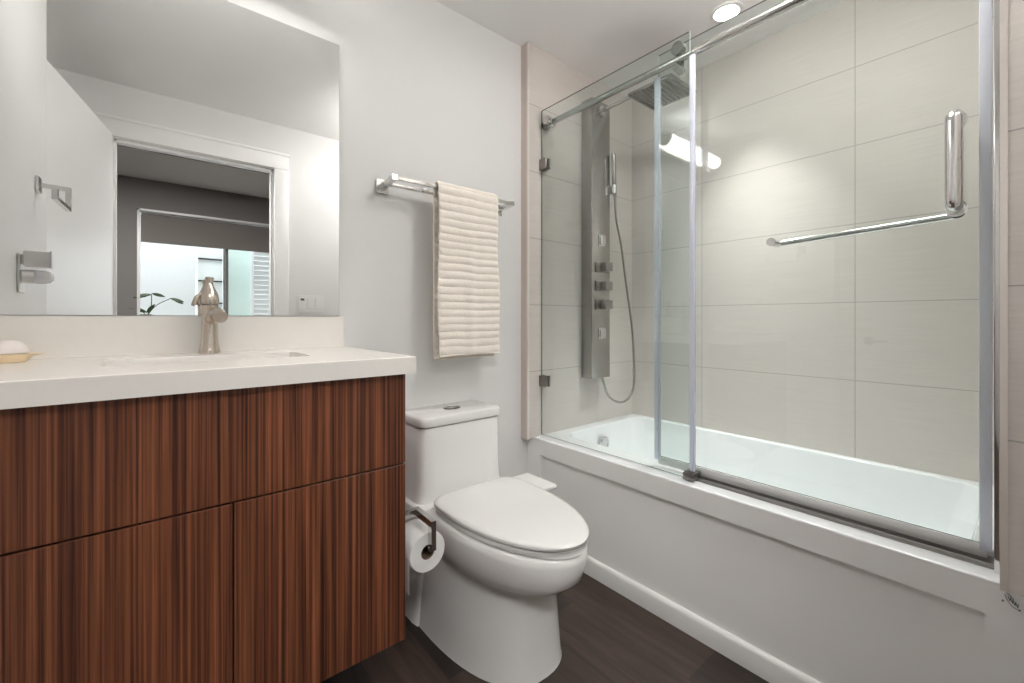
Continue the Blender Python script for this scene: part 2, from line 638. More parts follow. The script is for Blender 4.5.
# open door leaf
hin = Vector((-0.186, -1.668, 0)); tip = Vector((-0.338, -0.885, 0))
dv = (tip - hin).normalized(); nv = Vector((-dv.y, dv.x, 0))
if nv.x > 0:
    nv = -nv
bm = bmesh.new()
q = [hin, tip, tip + nv * 0.036, hin + nv * 0.036]
rings(bm, [[(p.x, p.y, z) for p in q] for z in (0.012, 2.08)])
door = struct('door_1', bm, M['trim'])
bm = bmesh.new()
kc = tip - dv * 0.06
for sgn in (1, -1):
    base = kc + (Vector((0, 0, 0)) if sgn == 1 else nv * 0.036)
    d_ = -nv * sgn
    tube(bm, [base + Vector((0, 0, 0.93)), base + d_ * 0.008 + Vector((0, 0, 0.93))], 0.026, 24)
    tube(bm, bend([base + Vector((0, 0, 0.93)), base + d_ * 0.045 + Vector((0, 0, 0.93)), base + d_ * 0.045 - dv * 0.10 + Vector((0, 0, 0.93))], 0.012), 0.008, 12)
obj('door_handle', bm, M['steel'], door)

# tiled tub alcove
TX0, XL, YB, YE = 1.35, 2.184, -0.046, -1.523
bm = bmesh.new()
fs = bx(bm, (TX0, YB, 0.49), (XL + 0.10, 0.0, CEIL))
for f in fs:
    if f.calc_center_median().x < TX0 + 0.001:
        f.material_index = 1
bx(bm, (TX0 - 0.002, YB - 0.003, 0.49), (TX0 + 0.009, YB + 0.004, CEIL), mi=2)
struct('wall_shower_back', bm, [M['tile_x'], M['tile_edge'], M['metal_trim']])
boxstruct('wall_shower_side', (XL, YE - 0.3, 0.0), (XL + 0.15, YB, CEIL), M['tile_y'])
bm = bmesh.new()
bx(bm, (TX0, YO - 0.12, 0.498), (XL, YE, CEIL))
bx(bm, (TX0 - 0.002, YE - 0.008, 0.498), (TX0 + 0.004, YE + 0.003, CEIL), mi=1)
struct('wall_shower_front', bm, [M['tile_y'], M['metal_trim']])

# bedroom beyond the doorway
YW = -3.73
boxstruct('floor_bedroom', (-2.6, YW - 0.2, -0.10), (3.2, YO - 0.14, 0.0), M['floor'])
boxstruct('ceiling_bedroom', (-2.6, YW - 0.2, CEIL), (3.2, YO - 0.14, CEIL + 0.12), M['room_ceiling'])
boxstruct('wall_bedroom_left', (-2.7, YW, 0), (-2.6, YO - 0.12, CEIL), M['room_paint'])
boxstruct('wall_bedroom_right', (3.2, YW, 0), (3.3, YO - 0.12, CEIL), M['room_paint'])
bm = bmesh.new()
bx(bm, (-2.7, YO - 0.14, 0), (OX0 - 0.02, YO - 0.12, CEIL))
bx(bm, (OX1 + 0.02, YO - 0.14, 0), (3.3, YO - 0.12, CEIL))
bx(bm, (OX0 - 0.02, YO - 0.14, OZ), (OX1 + 0.02, YO - 0.12, CEIL))
struct('wall_bedroom_front', bm, M['room_paint'])
WX0, WX1, WZ0, WZ1 = -0.136, 1.42, 0.98, 2.09
boxstruct('wall_bedroom_back_left', (-2.7, YW - 0.2, 0), (WX0, YW, CEIL), M['room_paint'])
boxstruct('wall_bedroom_back_right', (WX1, YW - 0.2, 0), (3.3, YW, CEIL), M['room_paint'])
boxstruct('wall_bedroom_back_top', (WX0, YW - 0.2, WZ1), (WX1, YW, CEIL), M['room_paint'])
boxstruct('wall_bedroom_back_bottom', (WX0, YW - 0.2, 0), (WX1, YW, WZ0), M['room_paint'])
bm = bmesh.new()
e = 0.022
for a, b in (((WX0, WZ0), (WX0 + e, WZ1)), ((WX1 - e, WZ0), (WX1, WZ1)), ((WX0, WZ1 - e), (WX1, WZ1)), ((WX0, WZ0), (WX1, WZ0 + e))):
    bx(bm, (a[0], YW - 0.19, a[1]), (b[0], YW + 0.006, b[1]), 0.002)
bx(bm, (WX0, YW - 0.15, WZ0 + 0.02), (WX1, YW + 0.03, WZ0 + 0.04), 0.004)
win = struct('window_1', bm, M['trim'], smooth=35)
bm = bmesh.new()
bx(bm, (0.562, YW - 0.18, WZ0), (0.590, YW - 0.14, WZ1))
obj('window_frame', bm, plain('grey window mullion', srgb(120, 118, 116), 0.4, 0.3, vary=0.05), win)
boxobj('pane', (WX0 + e, YW - 0.166, WZ0 + e), (WX1 - e, YW - 0.160, WZ1 - e), M['glass_window'], win)
# roller shade
rs_ = thing('roller_shade', 'dark grey roller shade half lowered over the bedroom window, seen in the mirror', 'roller shade', (0.64, YW - 0.09, WZ1 - 0.04))
bm = bmesh.new()
tube(bm, [(WX0 + 0.03, YW - 0.075, WZ1 - 0.05), (WX1 - 0.03, YW - 0.075, WZ1 - 0.05)], 0.024, 20)
obj('roller', bm, M['shade'], rs_)
boxobj('cloth', (WX0 + 0.026, YW - 0.053, 1.795), (WX1 - 0.026, YW - 0.050, WZ1 - 0.05), M['shade'], rs_)
boxobj('hem_bar', (WX0 + 0.026, YW - 0.058, 1.785), (WX1 - 0.026, YW - 0.046, 1.800), M['shade'], rs_, 0.003)
# outside the window
boxstruct('ground_patio', (-4, -8.2, -0.12), (6, YW - 0.2, -0.02), M['sand'])
boxstruct('wall_patio', (-3.4, -5.55, -0.02), (1.22, -5.40, 3.4), M['stucco'])
lad = thing('ladder_rack', 'white rack with black rungs on the pale wall beyond the bedroom window', 'ladder rack', (0.55, -5.37, 0.0))
for x in (0.395, 0.685):
    boxobj('upright', (x, -5.399, -0.019), (x + 0.025, -5.36, 2.6), M['louver'], lad, 0.004)
for i in range(9):
    boxobj('rung', (0.41, -5.385, 0.39 + i * 0.29), (0.695, -5.365, 0.41 + i * 0.29), M['black'], lad, 0.003)
scr = thing('privacy_screen', 'pale green frosted glass screen right of the rack beyond the bedroom window', 'screen', (1.1, -4.75, -0.02))
boxobj('panel', (0.665, -4.78, 0.02), (1.25, -4.765, 2.6), M['frosted'], scr, 0.002)
boxobj('post', (0.635, -4.80, -0.02), (0.665, -4.75, 2.62), M['steel'], scr, 0.003)
boxobj('post', (1.25, -4.80, -0.02), (1.285, -4.75, 2.62), M['steel'], scr, 0.003)
lv = thing('louvered_shutter', 'bright white louvered shutter at the right edge of the bedroom window view', 'shutter', (1.05, -4.6, -0.02))
for x in (0.905, 1.30):
    boxobj('stile', (x, -4.63, -0.02), (x + 0.03, -4.60, 2.5), M['louver'], lv, 0.003)
bm = bmesh.new()
for i in range(40):
    z = 0.05 + i * 0.06
    rings(bm, [[(x, -4.64, z), (x, -4.635, z - 0.006), (x, -4.59, z + 0.05), (x, -4.595, z + 0.056)] for x in (0.935, 1.30)])
obj('slats', bm, M['louver'], lv)
# plant on the window sill
pl = thing('potted_plant', 'small plant with dark leaves on arching stems on the bedroom window sill', 'plant', (-0.072, YW - 0.04, WZ0 + 0.04))
bm = bmesh.new()
lathe(bm, [(0.030, 0.0), (0.036, 0.01), (0.044, 0.08), (0.046, 0.085), (0.041, 0.085), (0.038, 0.07)], (-0.072, YW - 0.04, WZ0 + 0.04), n=28)
obj('pot', bm, M['pot'], pl)
def leaf(name, c, d, l, wd, parent):
    bm = bmesh.new()
    d = Vector(d).normalized(); s = d.cross(Vector((0, 1, 0.45))).normalized(); u = s.cross(d)
    n = 8
    rsx = []
    for i in range(n + 1):
        t = i / n
        hw = wd * math.sin(PI * min(0.97, max(0.03, t))) ** 0.7
        cc = Vector(c) + d * l * t - u * 0.15 * l * t * t
        rsx.append([cc - s * hw + u * 0.004, cc + u * 0.0, cc + s * hw + u * 0.004, cc - u * 0.003])
    rings(bm, rsx)
    obj(name, bm, M['leaf'], parent)
b0 = Vector((-0.066, YW - 0.04, WZ0 + 0.11))
for pts in ([(0.02, 0, 0), (0.05, 0.01, 0.08), (0.055, 0.02, 0.20)], [(0.02, 0, 0), (0.09, 0.03, 0.10), (0.19, 0.06, 0.165)], [(0.02, 0, 0), (-0.02, 0.02, 0.05), (-0.04, 0.03, 0.07)]):
    bm = bmesh.new()
    tube(bm, catmull([b0 + Vector(p) - Vector((0.02, 0, 0)) for p in pts]), 0.0035, 8)
    obj('stem', bm, M['stem'], pl)
for c, d in (((0.055, 0.02, 0.20), (-1, 0.2, -0.10)), ((0.03, 0.02, 0.19), (-1, 0.35, -0.16)), ((0.055, 0.02, 0.21), (0.8, 0.5, -0.2)), ((0.19, 0.06, 0.165), (1, 0.2, -0.25)), ((0.20, 0.06, 0.168), (0.9, -0.2, -0.45)), ((-0.04, 0.03, 0.07), (-1, 0.1, 0.15)), ((0.02, 0.0, 0.03), (-1, 0.4, 0.5)), ((0.02, 0.0, 0.03), (0.4, 0.5, 0.6))):
    leaf('leaf', b0 + Vector(c) - Vector((0.02, 0, 0)), d, 0.11, 0.017, pl)

# ------------------------------------------------------------------ vanity
CT = 0.962
v = thing('vanity_cabinet', 'wall-hung walnut vanity cabinet with one wide drawer above two doors', 'cabinet', (0.1, -0.25, 0.216))
bm = bmesh.new()
bx(bm, (-0.311, -0.488, 0.218), (-0.293, -0.001, 0.918))
bx(bm, (0.484, -0.488, 0.218), (0.506, -0.001, 0.918))
bx(bm, (-0.293, -0.488, 0.218), (0.484, -0.001, 0.236))
bx(bm, (-0.293, -0.018, 0.236), (0.484, -0.001, 0.918))
bx(bm, (-0.293, -0.470, 0.672), (0.484, -0.420, 0.688))
bx(bm, (-0.293, -0.470, 0.880), (0.484, -0.452, 0.918))
obj('carcass', bm, M['wood'], v, smooth=0)
boxobj('drawer', (-0.311, -0.510, 0.6825), (0.506, -0.489, 0.917), M['wood'], v, 0.0012, 1)
boxobj('door', (-0.311, -0.510, 0.217), (0.1215, -0.489, 0.6785), M['wood'], v, 0.0012, 1)
boxobj('door', (0.1245, -0.510, 0.217), (0.506, -0.489, 0.6785), M['wood'], v, 0.0012, 1)

ct = thing('countertop', 'white quartz vanity countertop with thick front edge and low backsplash', 'countertop', (0.1, -0.26, 0.918))
HX0, HX1, HY0, HY1 = -0.092, 0.318, -0.345, -0.150
hc = ((HX0 + HX1) / 2, (HY0 + HY1) / 2); hhx, hhy = (HX1 - HX0) / 2, (HY1 - HY0) / 2
OXa, OXb, OYa, OYb = -0.311, 0.526, -0.531, -0.0005

def outer_ring(A, c, z, x0, x1, y0, y1):
    out = []
    for t in A:
        cx, sy = math.cos(t), math.sin(t)
        k = 1e9
        if cx > 1e-9: k = min(k, (x1 - c[0]) / cx)
        if cx < -1e-9: k = min(k, (x0 - c[0]) / cx)
        if sy > 1e-9: k = min(k, (y1 - c[1]) / sy)
        if sy < -1e-9: k = min(k, (y0 - c[1]) / sy)
        out.append((c[0] + k * cx, c[1] + k * sy, z))
    return out

def corner_angles(n, c, x0, x1, y0, y1):
    A = [2 * PI * i / n for i in range(n)]
    for x in (x0, x1):
        for y in (y0, y1):
            A.append(math.atan2(y - c[1], x - c[0]) % (2 * PI))
    return sorted(set(round(a, 5) for a in A))

A = corner_angles(96, hc, OXa, OXb, OYa, OYb)
bm = bmesh.new()
s_ = 0.002
rl = [ring_rr(A, hc, CT - 0.004, hhx, hhy, 0.025), ring_rr(A, hc, CT, hhx + s_, hhy + s_, 0.027),
      outer_ring(A, hc, CT, OXa + s_, OXb - s_, OYa + s_, OYb), outer_ring(A, hc, CT - s_, OXa, OXb, OYa, OYb),
      outer_ring(A, hc, 0.918, OXa, OXb, OYa, OYb), ring_rr(A, hc, 0.918, hhx, hhy, 0.025), ring_rr(A, hc, CT - 0.004, hhx, hhy, 0.025)]
rings(bm, rl, False, False)
bmesh.ops.remove_doubles(bm, verts=bm.verts, dist=1e-5)
obj('slab', bm, M['quartz'], ct, smooth=30)
boxobj('backsplash', (-0.311, -0.020, CT), (0.509, -0.0005, 1.068), M['quartz'], ct, 0.0015)
bm = bmesh.new()
A2 = [2 * PI * i / 72 for i in range(72)]
rl = [ring_rr(A2, hc, 0.9175, hhx + 0.015, hhy + 0.015, 0.03), ring_rr(A2, hc, 0.9175, hhx + 0.002, hhy + 0.002, 0.03), ring_rr(A2, hc, 0.90, hhx, hhy, 0.03),
      ring_rr(A2, hc, 0.82, hhx - 0.012, hhy - 0.012, 0.035), ring_rr(A2, hc, 0.795, hhx - 0.03, hhy - 0.03, 0.035), ring_rr(A2, hc, 0.785, hhx - 0.07, hhy - 0.06, 0.03),
      ring_rr(A2, hc, 0.782, 0.03, 0.03, 0.029)]
rings(bm, rl, False, True)
rl = [ring_rr(A2, hc, 0.9175, hhx + 0.015, hhy + 0.015, 0.03), ring_rr(A2, hc, 0.80, hhx + 0.006, hhy + 0.006, 0.035), ring_rr(A2, hc, 0.768, hhx - 0.06, hhy - 0.05, 0.03)]
rings(bm, rl, False, True)
sink = obj('sink', bm, M['ceramic'])
tag(sink, 'white rectangular undermount sink set in the white countertop', 'sink')
bm = bmesh.new()
lathe(bm, [(0.024, 0.7815), (0.024, 0.7845), (0.018, 0.785), (0.016, 0.783)], (hc[0], hc[1], 0), n=24)
obj('drain', bm, M['chrome'], sink)

# faucet
fx, fy = 0.118, -0.062
fa = thing('faucet', 'brushed nickel single-handle faucet standing behind the sink', 'faucet', (fx, fy, CT))
bm = bmesh.new()
lathe(bm, [(0.027, 0.0), (0.027, 0.004), (0.0245, 0.012), (0.0215, 0.03), (0.020, 0.06), (0.0195, 0.10), (0.0205, 0.128), (0.0215, 0.137), (0.019, 0.139)], (fx, fy, CT), n=36)
obj('body', bm, M['nickel'], fa)
bm = bmesh.new()
sp_ = catmull([(fx + 0.004, fy - 0.008, CT + 0.095), (fx + 0.008, fy - 0.045, CT + 0.112), (fx + 0.012, fy - 0.085, CT + 0.113), (fx + 0.016, fy - 0.110, CT + 0.103)], 6)
tube(bm, sp_, [0.016 + 0.001 * i / len(sp_) for i in range(len(sp_))], 24)
obj('spout', bm, M['nickel'], fa)
bm = bmesh.new()
lathe(bm, [(0.021, 0.1385), (0.021, 0.1415)], (fx, fy, CT), n=32)
obj('seam_ring', bm, M['steel_dark'], fa)
hd = bm = bmesh.new()
lathe(bm, [(0.0225, 0.141), (0.0235, 0.148), (0.0225, 0.160), (0.0185, 0.175), (0.0125, 0.188), (0.0088, 0.198), (0.0085, 0.205), (0.0105, 0.213), (0.010, 0.217), (0.006, 0.218)], (fx, fy, CT), n=32)
tube(bm, catmull([(fx - 0.012, fy, CT + 0.172), (fx - 0.024, fy, CT + 0.165), (fx - 0.030, fy, CT + 0.150), (fx - 0.033, fy, CT + 0.138)], 6), 0.0045, 12)
obj('handle', bm, M['nickel'], fa)

# soap and dish
SX, SY = -0.262, -0.085
sd = thing('soap_dish', 'pale yellow leaf-shaped soap dish at the left end of the countertop', 'soap dish', (SX, SY, CT))
bm = bmesh.new()
rl = []
def leafring(z, hx, hy, tipx):
    out = []
    for i in range(48):
        t = 2 * PI * i / 48
        c, q_ = math.cos(t), math.sin(t)
        out.append((SX + hx * c + tipx * max(0, (c - 0.9) / 0.1) ** 1.5, SY + hy * q_, z))
    return out
for z, hx, hy, tx in ((CT + 0.0005, 0.032, 0.030, 0.0), (CT + 0.004, 0.035, 0.033, 0.0), (CT + 0.014, 0.038, 0.036, 0.006), (CT + 0.017, 0.039, 0.037, 0.020), (CT + 0.019, 0.039, 0.037, 0.022), (CT + 0.0155, 0.035, 0.033, 0.006), (CT + 0.010, 0.027, 0.026, 0.0)):
    rl.append(leafring(z, hx, hy, tx))
rings(bm, rl)
obj('dish', bm, M['dish'], sd)
bm = bmesh.new()
prof = [(0.020, 0.0), (0.030, 0.004), (0.0345, 0.010), (0.0335, 0.018), (0.028, 0.027), (0.019, 0.034), (0.010, 0.0375), (0.002, 0.0385)]
rings(bm, [[(SX + r * math.cos(2 * PI * i / 40) + 0.16 * h, SY + 0.86 * r * math.sin(2 * PI * i / 40), CT + 0.0115 + h) for i in range(40)] for r, h in prof])
sb = obj('soap', bm, M['soap'])
tag(sb, 'white rounded bar of soap lying in the pale yellow dish', 'soap')

# mirror
bm = bmesh.new()
fs = bx(bm, (-0.311, -0.0065, 1.0705), (0.497, -0.0005, 2.025))
for f in fs:
    f.material_index = 0 if f.normal.y < -0.9 or f.calc_center_median().y < -0.006 else 1
mir = obj('wall_mirror', bm, [M['mirror'], M['mirror_edge']], smooth=0)
tag(mir, 'large frameless mirror on the wall above the vanity backsplash', 'mirror')

# vanity light above the mirror (out of frame, seen reflected in the shower glass)
vl = thing('vanity_light', 'tubular frosted glass bar light mounted above the mirror', 'light', (0.12, -0.02, 2.17))
LZ, LY = 2.19, -0.105
bm = bmesh.new()
lathe(bm, [(0.036, -0.15), (0.042, -0.145), (0.042, 0.425), (0.036, 0.43)], (0, LY, LZ), 'X', 28)
obj('lamp_shade', bm, M['lamp_glass'], vl)
for x0, x1 in ((-0.172, -0.148), (0.428, 0.452)):
    bm = bmesh.new()
    lathe(bm, [(0.040, x0), (0.047, x0 + 0.003), (0.047, x1 - 0.003), (0.040, x1), (0.030, x1), (0.028, x1 - 0.006)], (0, LY, LZ), 'X', 32)
    obj('end_cap', bm, M['chrome'], vl)
boxobj('wall_plate', (0.02, -0.022, LZ - 0.05), (0.22, -0.0005, LZ + 0.05), M['chrome'], vl, 0.004)
bm = bmesh.new()
rings(bm, [[(x, LY + 0.028, LZ - 0.062), (x, LY + 0.032, LZ - 0.066), (x, LY + 0.062, LZ + 0.0), (x, LY + 0.032, LZ + 0.066), (x, LY + 0.028, LZ + 0.062), (x, LY + 0.055, LZ)] for x in (-0.16, 0.44)])
obj('added_light_shield', bm, M['plastic'], vl)  # housing added behind the tube to keep its direct light off the wall
for x in (0.06, 0.18):
    bm = bmesh.new()
    tube(bm, [(x, -0.022, LZ), (x, LY + 0.041, LZ)], 0.009, 14)
    obj('arm', bm, M['chrome'], vl)

# ------------------------------------------------------------------ towel bar and towel
tb = thing('towel_bar', 'chrome double towel bar with square brackets on the back wall', 'towel bar', (0.94, -0.001, 1.555))
BY, BZ = -0.104, 1.568
for x in (0.655, 1.202):
    boxobj('wall_plate', (x - 0.024, -0.010, 1.532), (x + 0.024, -0.0005, 1.582), M['chrome'], tb, 0.002)
    bm = bmesh.new()
    squarebar(bm, [(x, -0.010, 1.556), (x, BY - 0.012, 1.566)], 0.018, 0.018)
    obj('bracket', bm, M['chrome'], tb)
for y, z in ((BY, BZ), (-0.046, 1.558)):
    bm = bmesh.new()
    squarebar(bm, [(0.655, y, z), (1.206, y, z)], 0.011, 0.011)
    obj('bar', bm, M['chrome'], tb)

def towel():
    bm = bmesh.new()
    R = 0.0125
    zf, zb = 0.912, 0.902
    prof = []
    step = 0.0024
    z = zb
    while z < BZ:
        prof.append((BY + R, z, 1)); z += step
    k = 14
    for i in range(k + 1):
        t = PI * i / k
        prof.append((BY + R * math.cos(t), BZ + 0.002 + R * math.sin(t), 0.5))
    z = BZ - step
    while z > zf:
        prof.append((BY - R, z, 0)); z -= step
    n = 110
    rsx = []
    s = 0
    rnd = random.Random(3)
    ph = [rnd.uniform(0, 6) for _ in range(8)]
    for idx, (y, z, back) in enumerate(prof):
        if idx:
            s += math.hypot(y - prof[idx - 1][0], z - prof[idx - 1][1])
        row = []
        drop = max(0, BZ - z)
        if back > 0.7:
            xa, xb = 0.826, 1.118
        else:
            xa, xb = 0.829 + 0.004 * math.sin(drop * 11), 1.112 + 0.022 * drop + 0.004 * math.sin(drop * 17 + 1)
        sg = 1 if back > 0.7 else (-1 if back < 0.3 else 0)
        rib = (abs(math.sin(s * PI / 0.0295 + 0.25 * math.sin(idx * 0.05))) ** 0.8) * 0.0048
        for i in range(n + 1):
            u = i / n
            x = xa + (xb - xa) * u
            wob = 0.004 * math.sin(u * 5 + ph[0]) * min(1, drop * 3) + 0.007 * math.exp(-((u - 0.52) / 0.09) ** 2) * min(1, drop * 2.2) * (1 if sg < 0 else 0)
            edge = min(1, min(u, 1 - u) / 0.03)
            nv_ = noise.noise(Vector((x * 9, s * 7, 1.3)))
            nf_ = noise.noise(Vector((x * 420, s * 420, 7.7)))
            rib = (abs(math.sin(s * PI / 0.0295 + 0.55 * nv_ + 0.25 * math.sin(idx * 0.05))) ** 0.75) * (0.0058 + 0.0016 * noise.noise(Vector((x * 24, s * 30, 4.1))))
            r2 = 0.0011 * nf_ * edge + rib * (0.55 + 0.45 * edge) + 0.0005 * math.sin(x * 90 + s * 37 + ph[1]) * edge + 0.0004 * math.sin(x * 610 + s * 300)
            if sg == 0:
                cy, cz = BY, BZ + 0.002
                d = Vector((0, y - cy, z - cz)).normalized()
                p = (x, y + d.y * r2, z + d.z * r2)
            else:
                p = (x, y + sg * (r2 * 1.0) - (wob if sg < 0 else 0) * 1.0, z + (0.004 * math.sin(u * 3.1) if idx > len(prof) - 3 else 0))
            row.append(bm.verts.new(p))
        rsx.append(row)
    for a, b in zip(rsx[:-1], rsx[1:]):
        for i in range(n):
            bm.faces.new((a[i], a[i + 1], b[i + 1], b[i]))
    o = obj('hand_towel', bm, M['towel'], smooth=80)
    sm = o.modifiers.new('thickness', 'SOLIDIFY')
    sm.thickness = 0.006
    sm.offset = 0.0
    return o
tw = towel()
tag(tw, 'cream ribbed hand towel folded over the chrome towel bar', 'towel')

# ------------------------------------------------------------------ toilet
XC = 0.890
to = thing('toilet', 'white one-piece skirted toilet between the vanity and the tub, lid closed', 'toilet', (XC, -0.35, 0))
def dring(z, xc, wd, yb, ym, yf, nf=2.4, nb=6.0, n=64):
    out = []
    for i in range(n):
        t = 2 * PI * i / n
        c, s = math.cos(t), math.sin(t)
        if s >= 0:
            e_ = nb; L_ = yb - ym
        else:
            e_ = nf; L_ = ym - yf
        x = xc + wd * math.copysign(abs(c) ** (2 / e_), c)
        y = ym + L_ * math.copysign(abs(s) ** (2 / e_), s)
        out.append((x, y, z))
    return out
bm = bmesh.new()
rl = [dring(0.0005, XC, 0.192, -0.06, -0.23, -0.648, 2.5), dring(0.012, XC, 0.189, -0.06, -0.23, -0.645, 2.5), dring(0.08, XC, 0.183, -0.06, -0.24, -0.640, 2.5),
      dring(0.17, XC, 0.174, -0.06, -0.25, -0.634, 2.5), dring(0.235, XC, 0.166, -0.06, -0.27, -0.636, 2.4), dring(0.262, XC, 0.164, -0.06, -0.30, -0.648, 2.3),
      dring(0.276, XC + 0.002, 0.168, -0.06, -0.33, -0.685, 2.2), dring(0.292, XC + 0.003, 0.178, -0.06, -0.36, -0.722, 2.1), dring(0.318, XC + 0.005, 0.187, -0.06, -0.38, -0.750, 2.05),
      dring(0.350, XC + 0.007, 0.192, -0.06, -0.40, -0.760, 2.0), dring(0.380, XC + 0.007, 0.192, -0.06, -0.40, -0.765, 2.0), dring(0.397, XC + 0.007, 0.189, -0.06, -0.40, -0.762, 2.0),
      dring(0.404, XC + 0.007, 0.182, -0.06, -0.40, -0.754, 2.0)]
rings(bm, rl)
obj('bowl', bm, M['ceramic'], to, smooth=60)
bm = bmesh.new()      # rear of the skirt and the deck under the tank
A3 = [2 * PI * i / 48 for i in range(48)]
rc_ = (XC + 0.004, -0.130)
rings(bm, [ring_rr(A3, rc_, z, hx, hy, 0.03) for z, hx, hy in ((0.0005, 0.207, 0.095), (0.012, 0.204, 0.093), (0.10, 0.200, 0.090), (0.30, 0.196, 0.095), (0.37, 0.200, 0.112), (0.398, 0.203, 0.116), (0.406, 0.198, 0.112))])
obj('rear_skirt', bm, M['ceramic'], to, smooth=60)
tc_ = (0.896, -0.106)
bm = bmesh.new()
rings(bm, [ring_rr(A3, tc_, z, hx, hy, 0.028) for z, hx, hy in ((0.400, 0.190, 0.098), (0.43, 0.184, 0.094), (0.50, 0.179, 0.0925), (0.664, 0.1755, 0.092), (0.669, 0.173, 0.090))])
obj('tank', bm, M['ceramic'], to, smooth=50)
bm = bmesh.new()
rings(bm, [ring_rr(A3, tc_, z, hx, hy, 0.026) for z, hx, hy in ((0.672, 0.174, 0.0915), (0.675, 0.180, 0.0975), (0.680, 0.182, 0.0995), (0.700, 0.182, 0.0995), (0.707, 0.179, 0.0965), (0.7095, 0.172, 0.090))])
tl = obj('tank_lid', bm, M['ceramic'], to, smooth=50)
bm = bmesh.new()
lathe(bm, [(0.036, 0.7095), (0.036, 0.7125), (0.033, 0.7145), (0.026, 0.7148), (0.025, 0.7135), (0.0, 0.7135)], (0.896, -0.108, 0), n=32, sy=0.72, cap1=False)
obj('flush_button', bm, M['steel'], tl)
LX = 0.900
bm = bmesh.new()
rings(bm, [dring(0.407, LX, 0.178, -0.245, -0.40, -0.765, 2.0, 5), dring(0.410, LX, 0.183, -0.242, -0.40, -0.762, 2.0, 5), dring(0.422, LX, 0.183, -0.242, -0.40, -0.762, 2.0, 5), dring(0.425, LX, 0.179, -0.245, -0.40, -0.766, 2.0, 5)])
obj('seat', bm, M['ceramic_satin'], to, smooth=50)
bm = bmesh.new()
rings(bm, [dring(0.4275, LX, 0.178, -0.240, -0.40, -0.765, 2.0, 5), dring(0.430, LX, 0.186, -0.233, -0.40, -0.767, 2.0, 5), dring(0.438, LX, 0.187, -0.232, -0.40, -0.768, 2.0, 5), dring(0.4425, LX, 0.184, -0.236, -0.40, -0.763, 2.0, 5), dring(0.445, LX, 0.17, -0.25, -0.40, -0.752, 2.0, 5), dring(0.4458, LX, 0.10, -0.30, -0.42, -0.62, 2.0, 3)])
obj('lid', bm, M['ceramic_satin'], to, smooth=50)
for x in (LX - 0.08, LX + 0.08):
    bm = bmesh.new()
    tube(bm, [(x - 0.028, -0.236, 0.420), (x + 0.028, -0.236, 0.420)], 0.013, 18)
    obj('hinge', bm, M['ceramic_satin'], to)
bm = bmesh.new()
bx(bm, (1.055, -0.362, 0.386), (1.228, -0.185, 0.404), 0.007, 3)
bw = obj('side_wing', bm, M['plastic'], to)
bw['label'] = 'flat pale panel jutting out on the tub side of the seat'

# toilet paper holder and roll
ph_ = thing('toilet_paper_holder', 'chrome toilet paper holder fixed to the side of the vanity', 'toilet paper holder', (0.504, -0.40, 0.48))
boxobj('wall_plate', (0.5065, -0.424, 0.458), (0.512, -0.376, 0.506), M['chrome'], ph_, 0.002)
RC = Vector((0.590, -0.477, 0.403))
bm = bmesh.new()
squarebar(bm, [(0.512, -0.400, 0.488), (0.597, -0.400, 0.490), (0.597, -0.488, 0.486), (0.597, -0.488, 0.412)], 0.015, 0.019)
obj('arm', bm, M['chrome'], ph_, smooth=20)
bm = bmesh.new()
tube(bm, [(0.594, -0.488, 0.4144), (0.590, -0.380, 0.4144)], 0.008, 16)
obj('spindle', bm, M['chrome'], ph_)
tp = thing('toilet_paper_roll', 'white toilet paper roll hanging on the chrome holder beside the vanity', 'toilet paper', (RC.x, RC.y + 0.05, RC.z))
bm = bmesh.new()
lathe(bm, [(0.021, 0.0), (0.054, 0.0), (0.056, 0.003), (0.056, 0.097), (0.054, 0.1), (0.021, 0.1), (0.021, 0.0)], RC, 'Y', 44, cap0=False, cap1=False)
for i in range(1):
    rsx = []
    for k in range(8):
        z = RC.z - 0.10 * k / 7
        rsx.append([(RC.x - 0.0565 - 0.0008, RC.y + 0.002, z), (RC.x - 0.0565, RC.y + 0.002, z), (RC.x - 0.0565, RC.y + 0.098, z), (RC.x - 0.0565 - 0.0008, RC.y + 0.098, z)])
    rings(bm, rsx)
obj('paper', bm, M['paper'], tp)
bm = bmesh.new()
lathe(bm, [(0.0195, 0.001), (0.0209, 0.001), (0.0209, 0.099), (0.0195, 0.099), (0.0195, 0.001)], RC, 'Y', 32, cap0=False, cap1=False)
obj('core', bm, M['card'], tp)

